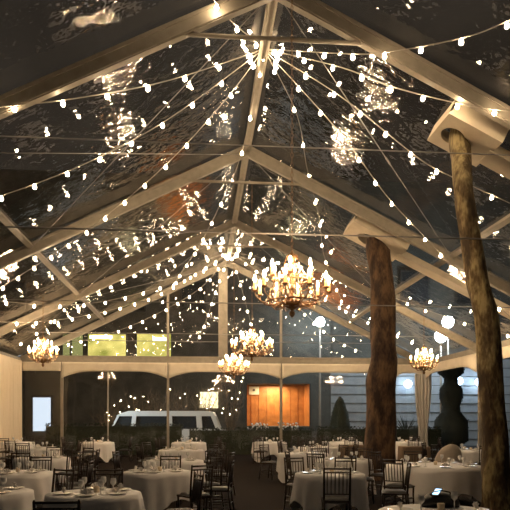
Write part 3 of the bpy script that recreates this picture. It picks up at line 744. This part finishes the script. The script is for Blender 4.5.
def evergreen(px, d, h, r, kind, label, name, m='leaf'):
    q = floor_at(px, d); t = empty(name, (q.x, q.y, -.06)); tag(t, label, 'shrub'); rr = random.Random(px)
    if kind == 'cone': prof = [(r * .8, .25), (r, .5), (r * .95, h * .45), (r * .7, h * .72), (r * .35, h * .92), (.03, h)]
    else: prof = [(r * .55, .3), (r, .6), (r * .95, h * .36), (r * .55, h * .46), (r * .5, h * .52), (r * .68, h * .62), (r * .66, h * .72), (r * .42, h * .78), (r * .40, h * .84), (r * .75, h * .90), (r * .7, h * .97), (r * .2, h)]
    MB().lathe(prof, (0, 0, 0), 18).build('inner_growth', M[m], t)
    mb = MB()
    def fn(g):
        k = g.randrange(len(prof) - 1); u = g.random(); rr_ = prof[k][0] + (prof[k + 1][0] - prof[k][0]) * u; a = g.uniform(0, 2 * PI); rr_ *= g.uniform(.95, 1.06)
        return (rr_ * math.cos(a), rr_ * math.sin(a), prof[k][1] + (prof[k + 1][1] - prof[k][1]) * u)
    leaf_blob(mb, fn, 900, .05, rr); mb.build('foliage', M[m], t)
    MB().lathe([(r * .4, 0), (r * .5, .3), (r * .55, .34), (r * .45, .34)], (0, 0, 0), 16).build('planter', M['pot'], t)
evergreen(340, 31.0, 2.75, .55, 'cone', 'dark cone-shaped evergreen outside, left of the thick trunk', 'cone_shrub')
evergreen(451, 31.4, 4.4, .84, 'tier', 'tall dark tiered topiary outside between the blue wall lamps', 'topiary', 'leaf_grey')
# spiky yucca-like plant
q = floor_at(406, 31.6); t = empty('spiky_plant', (q.x, q.y, -.06)); tag(t, 'dark spiky plant outside below the first blue wall lamp', 'plant'); rr = random.Random(4); mb = MB()
for k in range(26):
    a = rr.uniform(0, 2 * PI); l = rr.uniform(.7, 1.3); ti = rr.uniform(.3, 1.2); v = Vector((math.cos(a) * math.sin(ti), math.sin(a) * math.sin(ti), math.cos(ti))); b = Vector((0, 0, .95)); w_ = v.orthogonal().normalized() * .035
    mb.add([b - w_, b + w_, b + v * l * .6 + w_ * .8, b + v * l, b + v * l * .6 - w_ * .8], [(0, 1, 2, 3, 4)])
mb.build('leaves', M['leaf'], t); MB().tube([(0, 0, 0), (.03, 0, .5), (0, 0, 1.0)], [.08, .06, .06], 8).build('stem', M['twig'], t)

# van: side on to the tent
vd = 31.2; vl = floor_at(122, vd); vr_ = floor_at(218, vd); vc = (vl + vr_) / 2; Lh = (vr_ - vl).length / 2
t = empty('van', (vc.x, vc.y, -.06), -TH); tag(t, 'white van parked side-on outside the gable wall', 'van')
def prism(mb, prof, y0, y1):
    n = len(prof); mb.add([(x, y0, z) for x, z in prof] + [(x, y1, z) for x, z in prof], [tuple(range(n)), tuple(range(2 * n - 1, n - 1, -1))] + [(i, n + i, n + (i + 1) % n, (i + 1) % n) for i in range(n)]); return mb
prism(MB(), [(-Lh - .25, .35), (Lh + .35, .35), (Lh + .38, 1.05), (Lh + .25, 1.18), (-Lh + .35, 1.18), (-Lh - .2, .98), (-Lh - .32, .7)], -.9, .9).build('body', M['van'], t)
prism(MB(), [(-Lh + .1, 1.94), (-Lh + .5, 2.05), (Lh - .45, 2.05), (Lh - .2, 2.0), (Lh - .12, 1.80), (-Lh - .12, 1.80)], -.82, .82).build('roof', M['van'], t)
def pillar(x0, x1, w): return prism(MB(), [(x0 - w / 2, 1.17), (x0 + w / 2, 1.17), (x1 + w / 2, 1.86), (x1 - w / 2, 1.86)], -.86, -.76)
for nm, a, b, w in (('pillar', -Lh - .35, -Lh + .02, .10), ('pillar', -Lh + .7, -Lh + .78, .20), ('pillar', .15, .12, .16), ('pillar', 1.55, 1.5, .26), ('pillar', Lh + .05, Lh - .22, .20)):
    pillar(a, b, w).build(nm, M['van'], t); o = prism(MB(), [(a - w / 2, 1.17), (a + w / 2, 1.17), (b + w / 2, 1.86), (b - w / 2, 1.86)], .76, .86).build(nm, M['van'], t)
prism(MB(), [(-Lh - .3, 1.17), (Lh, 1.17), (Lh - .24, 1.86), (-Lh + .05, 1.86)], -.74, .74).build('cabin_glass', M['pane_dark'], t)
for x in (-Lh + .6, Lh - .6):
    for y in (-.85, .85):
        w_ = MB(); n = 20
        vs = [(x + .34 * math.cos(2 * PI * k / n), y + s * .11, .34 + .34 * math.sin(2 * PI * k / n)) for s in (-1, 1) for k in range(n)]
        w_.add(vs, [tuple(range(n)), tuple(range(2 * n - 1, n - 1, -1))] + [(i, n + i, n + (i + 1) % n, (i + 1) % n) for i in range(n)]); w_.build('wheel', M['tyre'], t)

# ------------------------------------------------------------------ outside: buildings
YBD = 37.5
def rect(mb, px0, py0, px1, py1, Y, th):
    a = at_y(px0, py0, Y); b = at_y(px1, py1, Y); mb.box(((a.x + b.x) / 2, Y, (a.z + b.z) / 2), (abs(b.x - a.x), th, abs(b.z - a.z))); return mb
# left building with a strip of lit office windows and a lit door
B1 = empty('office_building', (-14, YBD + 3, 0)); tag(B1, 'dark masonry building behind the gable with a strip of lit office windows', 'building')
INV1 = Matrix.Translation((14, -YBD - 3, 0))
def bpart(root, mb, name, m, label=None, parent=None):
    o = mb.build(name, m, parent or root); base = Vector(root.location)
    o.data.transform(Matrix.Translation(-base)); 
    if label: o['label'] = label
    return o
xe = at_y(243, 400, YBD).x
bpart(B1, MB().box(((-34 + xe) / 2, YBD + 3.1, 8), (xe + 34, 6, 16.2)), 'wall', M['wall_dark'])
for (x0, x1, m, tb) in ((63, 70, 'pane_green_dim', None), (72, 83, 'pane_green_dim', None), (88, 126, 'pane_green', (90, 112, 337)), (137, 171, 'pane_green', (153, 166, 339))):
    f = bpart(B1, rect(rect(rect(rect(MB(), x0 - 1, 332, x1 + 1, 334, YBD, .16), x0 - 1, 357, x1 + 1, 358.5, YBD, .16), x0 - 1.5, 332, x0, 358, YBD, .16), x1, 332, x1 + 1.5, 358, YBD, .16), 'window', M['frame_dark'])
    bpart(B1, rect(MB(), x0, 334, x1, 357, YBD + .03, .04), 'pane', M[m], 'yellow-green lit pane', f)
    if tb: bpart(B1, rect(MB(), tb[0], tb[2] - 1.6, tb[1], tb[2] + 1.6, YBD - .02, .03), 'ceiling_tube', M['tubes'], 'bright fluorescent tube', f)
dr = bpart(B1, rect(rect(rect(MB(), 31.5, 395, 33, 432, YBD, .16), 51, 395, 52.5, 432, YBD, .16), 31.5, 395, 52.5, 397.5, YBD, .16), 'door', M['frame_dark'])
bpart(B1, rect(MB(), 33, 397.5, 51, 431, YBD + .03, .04), 'door_pane', M['door_lit'], 'bluish white lit pane', dr)
bpart(B1, rect(MB(), 200, 392, 218, 408, YBD - .02, .06), 'shop_pane', M['shop_pane'], 'warm white lit pane')
# upper windows, unlit
for k in range(5):
    x0 = -60 + k * 60
    f = bpart(B1, rect(MB(), x0, 280, x0 + 26, 312, YBD, .14), 'window', M['frame_dark']); bpart(B1, rect(MB(), x0 + 2, 282, x0 + 24, 310, YBD - .06, .06), 'pane', M['pane_dark'], None, f)

# centre building: shop with an orange panelled room
xs0, xs1 = at_y(246, 400, YBD).x, at_y(311, 400, YBD).x; z0, z1 = 1.15, 3.72
B2 = empty('shop_building', ((xs0 + xs1) / 2, YBD + 3, 0)); tag(B2, 'grey building with an orange wood-panelled shop room lit from inside', 'building')
xw0, xw1 = xe + .02, at_y(331, 400, YBD).x
w = MB(); D2 = 6.0; yc = YBD + 3.1
w.box(((xw0 + xs0) / 2, yc, 8), (xs0 - xw0, D2, 16.2)).box(((xw1 + xs1) / 2, yc, 8), (xw1 - xs1, D2, 16.2)).box(((xs0 + xs1) / 2, yc, (z1 + 16.1) / 2), (xs1 - xs0, D2, 16.1 - z1)).box(((xs0 + xs1) / 2, yc, (z0 - .1) / 2), (xs1 - xs0, D2, z0 + .1))
bpart(B2, w, 'wall', M['wall_mid'])
rm = MB().box(((xs0 + xs1) / 2, YBD + 2.2, (z0 + z1) / 2), (xs1 - xs0, .1, z1 - z0)).box((xs0 + .04, YBD + 1.2, (z0 + z1) / 2), (.06, 2, z1 - z0)).box((xs1 - .04, YBD + 1.2, (z0 + z1) / 2), (.06, 2, z1 - z0))
for k in range(1, 8):
    x = xs0 + (xs1 - xs0) * k / 8; rm.box((x, YBD + 2.13, (z0 + z1) / 2), (.025, .03, z1 - z0))
bpart(B2, rm, 'panelled_room', M['orange_wood'], 'orange wood panelling')
fr = MB()
for x in (xs0 + .03, (xs0 * .47 + xs1 * .53), xs1 - .03): fr.box((x, YBD + .12, (z0 + z1) / 2), (.07, .08, z1 - z0))
bpart(B2, fr, 'window_frame', M['frame_dark'])
bpart(B2, rect(MB(), 249, 386.5, 259, 394.5, YBD + 2.09, .03), 'poster', M['poster'], 'white poster on the shop room wall')
bpart(B2, rect(MB(), 253, 389, 255, 391, YBD + 2.06, .03), 'poster_mark', M['wall_dark'])
# flowers before the window
for px, lab, sd in ((258, 'white flowers at the bottom left of the shop window', 3), (288, 'white flowers at the bottom middle of the shop window', 5)):
    q = at_y(px, 424, YBD - 1.0); t = empty('flower_planter', (q.x, q.y, -.06)); tag(t, lab, 'flowers', 'planters of white flowers'); rr = random.Random(sd)
    MB().box((0, 0, .45), (1.3, .4, .9)).build('planter_box', M['pot'], t)
    mb = MB(); leaf_blob(mb, lambda r: (r.uniform(-.6, .6), r.uniform(-.2, .2), r.uniform(.9, 1.25)), 240, .06, rr); mb.build('leaves', M['leaf'], t)
    mb = MB()
    for _ in range(40): mb.ball((rr.uniform(-.58, .58), rr.uniform(-.22, .15), rr.uniform(1.05, 1.42)), rr.uniform(.04, .07), 6, 4)
    tag(mb.build('blossoms', M['flower'], t), 'white blossoms', kind='stuff')
# right building: pale siding
xr0, xr1 = xw1 + .02, at_y(640, 400, YBD).x
B3 = empty('siding_building', ((xr0 + xr1) / 2, YBD + 3, 0)); tag(B3, 'pale grey clapboard building behind the trunks with cold wall lamps', 'building')
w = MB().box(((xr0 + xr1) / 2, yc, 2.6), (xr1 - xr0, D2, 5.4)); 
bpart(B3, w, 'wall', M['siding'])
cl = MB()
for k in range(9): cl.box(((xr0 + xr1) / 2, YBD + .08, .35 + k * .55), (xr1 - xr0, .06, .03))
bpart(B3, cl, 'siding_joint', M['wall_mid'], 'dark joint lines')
bpart(B3, MB().box(((xr0 + xr1) / 2, yc + .2, 10.8), (xr1 - xr0, D2 - .4, 11)), 'upper_wall', M['wall_mid'], 'upper storeys coloured darker for the weaker light')  # weaker light higher up put into a darker wall colour
for px0, px1 in ((340, 372), (400, 430), (455, 488)):
    f = bpart(B3, rect(MB(), px0, 270, px1, 305, YBD + .25, .14), 'window', M['frame_dark']); bpart(B3, rect(MB(), px0 + 2, 272, px1 - 2, 303, YBD + .2, .06), 'pane', M['pane_dark'], None, f)
for px, py, lab in ((408, 384, 'cold blue-white wall lamp right of the thick trunk'), (459, 381, 'cold blue-white wall lamp behind the topiary'), (479, 382, 'blue wall lamp beside the mottled trunk')):
    q = at_y(px, py, YBD - .34); t = empty('wall_lamp', q); tag(t, lab, 'lamp', 'cold wall lamps')
    MB().ball((0, 0, 0), .24, 14, 10).build('globe', M['lamp_blue'], t)
    MB().box((0, .26, .1), (.08, .16, .05)).box((0, .36, .05), (.16, .05, .35)).build('bracket', M['frame_dark'], t)
# floodlights on poles outside; the right two are added for glows in the roof
for px, py, Y, r, lab in ((320, 322, 35.5, .27, 'cold street lamp seen through the gable right of the mast'), (448, 322, 34.5, .32, 'upper lamp globe added for a glow in the roof right of the thick trunk'), (441, 336, 33.0, .34, 'larger lower globe added for a glow in the roof right of the thick trunk')):
    q = at_y(px, py, Y); t = empty('street_lamp_and_glow', (q.x, q.y, -.06)); tag(t, lab, 'street lamp', 'cold street lamps')
    MB().tube([(0, 0, 0), (0, 0, q.z - r - .02)], [.07, .045], 10).build('pole', M['alu_dark'], t)
    MB().ball((0, 0, q.z + .06), r, 16, 10).build('globe', M['lamp_flood'], t)
    MB().lathe([(.06, -.06), (.12, 0), (.12, .05), (.05, .06)], (0, 0, q.z - r + .02), 12).build('collar', M['alu_dark'], t)

# ------------------------------------------------------------------ light, sky, camera
def lamp(name, kind, loc, energy, col, **k):
    l = bpy.data.lights.new(name, kind); l.energy = energy; l.color = col
    for a, v in k.items(): setattr(l, a, v)
    o = bpy.data.objects.new(name, l); o.location = loc; COL.objects.link(o); return o
q = Vector((XL + .55, YD + .32, EAVE - .55)); t = empty('added_spotlight', q); tag(t, 'added hidden floodlight for the van at the outer left corner of the gable wall', 'floodlight')
MB().box((0, -.02, .0), (.24, .12, .18)).box((0, -.10, .11), (.05, .24, .04)).build('housing', M['frame_dark'], t)  # made-up fixture to carry the added spot
l = lamp('added_van_light', 'SPOT', q + Vector((0, .09, 0)), 420, (.80, .92, 1), spot_size=.85, spot_blend=.5, shadow_soft_size=.08)  # added spot, hidden behind the valance, to brighten the van
l.rotation_euler = (at(172, 412, 31.0) - l.location).to_track_quat('-Z', 'Y').to_euler()
a = lamp('shop_room_light', 'AREA', ((xs0 + xs1) / 2, YBD + 1.2, z1 - .05), 66, (1, .80, .5), size=1.2)
W = bpy.data.worlds.new('night'); SC.world = W; W.use_nodes = True
nt = W.node_tree; bg = nt.nodes['Background']
tc = nt.nodes.new('ShaderNodeTexCoord'); no = nt.nodes.new('ShaderNodeTexNoise'); no.inputs['Scale'].default_value = 3; no.inputs['Detail'].default_value = 5
rp = nt.nodes.new('ShaderNodeValToRGB'); rp.color_ramp.elements[0].color = (.006, .005, .004, 1); rp.color_ramp.elements[1].color = (.022, .018, .014, 1); rp.color_ramp.elements[0].position = .35; rp.color_ramp.elements[1].position = .7
nt.links.new(tc.outputs['Generated'], no.inputs['Vector']); nt.links.new(no.outputs['Fac'], rp.inputs['Fac']); nt.links.new(rp.outputs['Color'], bg.inputs['Color'])
bg.inputs['Strength'].default_value = .62

cam = bpy.data.cameras.new('camera'); cam.sensor_width = 36; cam.sensor_fit = 'HORIZONTAL'; cam.lens = F / 510 * 36; cam.shift_y = (H0 - 255) / 510
cam.clip_end = 300
co = bpy.data.objects.new('camera', cam); co.location = CAM; co.rotation_euler = (PI / 2, 0, -TH); COL.objects.link(co); SC.camera = co
SC.view_settings.view_transform = 'Standard'; SC.view_settings.look = 'None'; SC.view_settings.gamma = 1; SC.view_settings.exposure = 1.65
SC.view_settings.use_curve_mapping = False
SC.cycles.use_denoising = True
SC.cycles.max_bounces = 8; SC.cycles.transparent_max_bounces = 12
SC.cycles.sample_clamp_indirect = 6
print('bulbs', NB[0], 'objects', len(COL.objects))
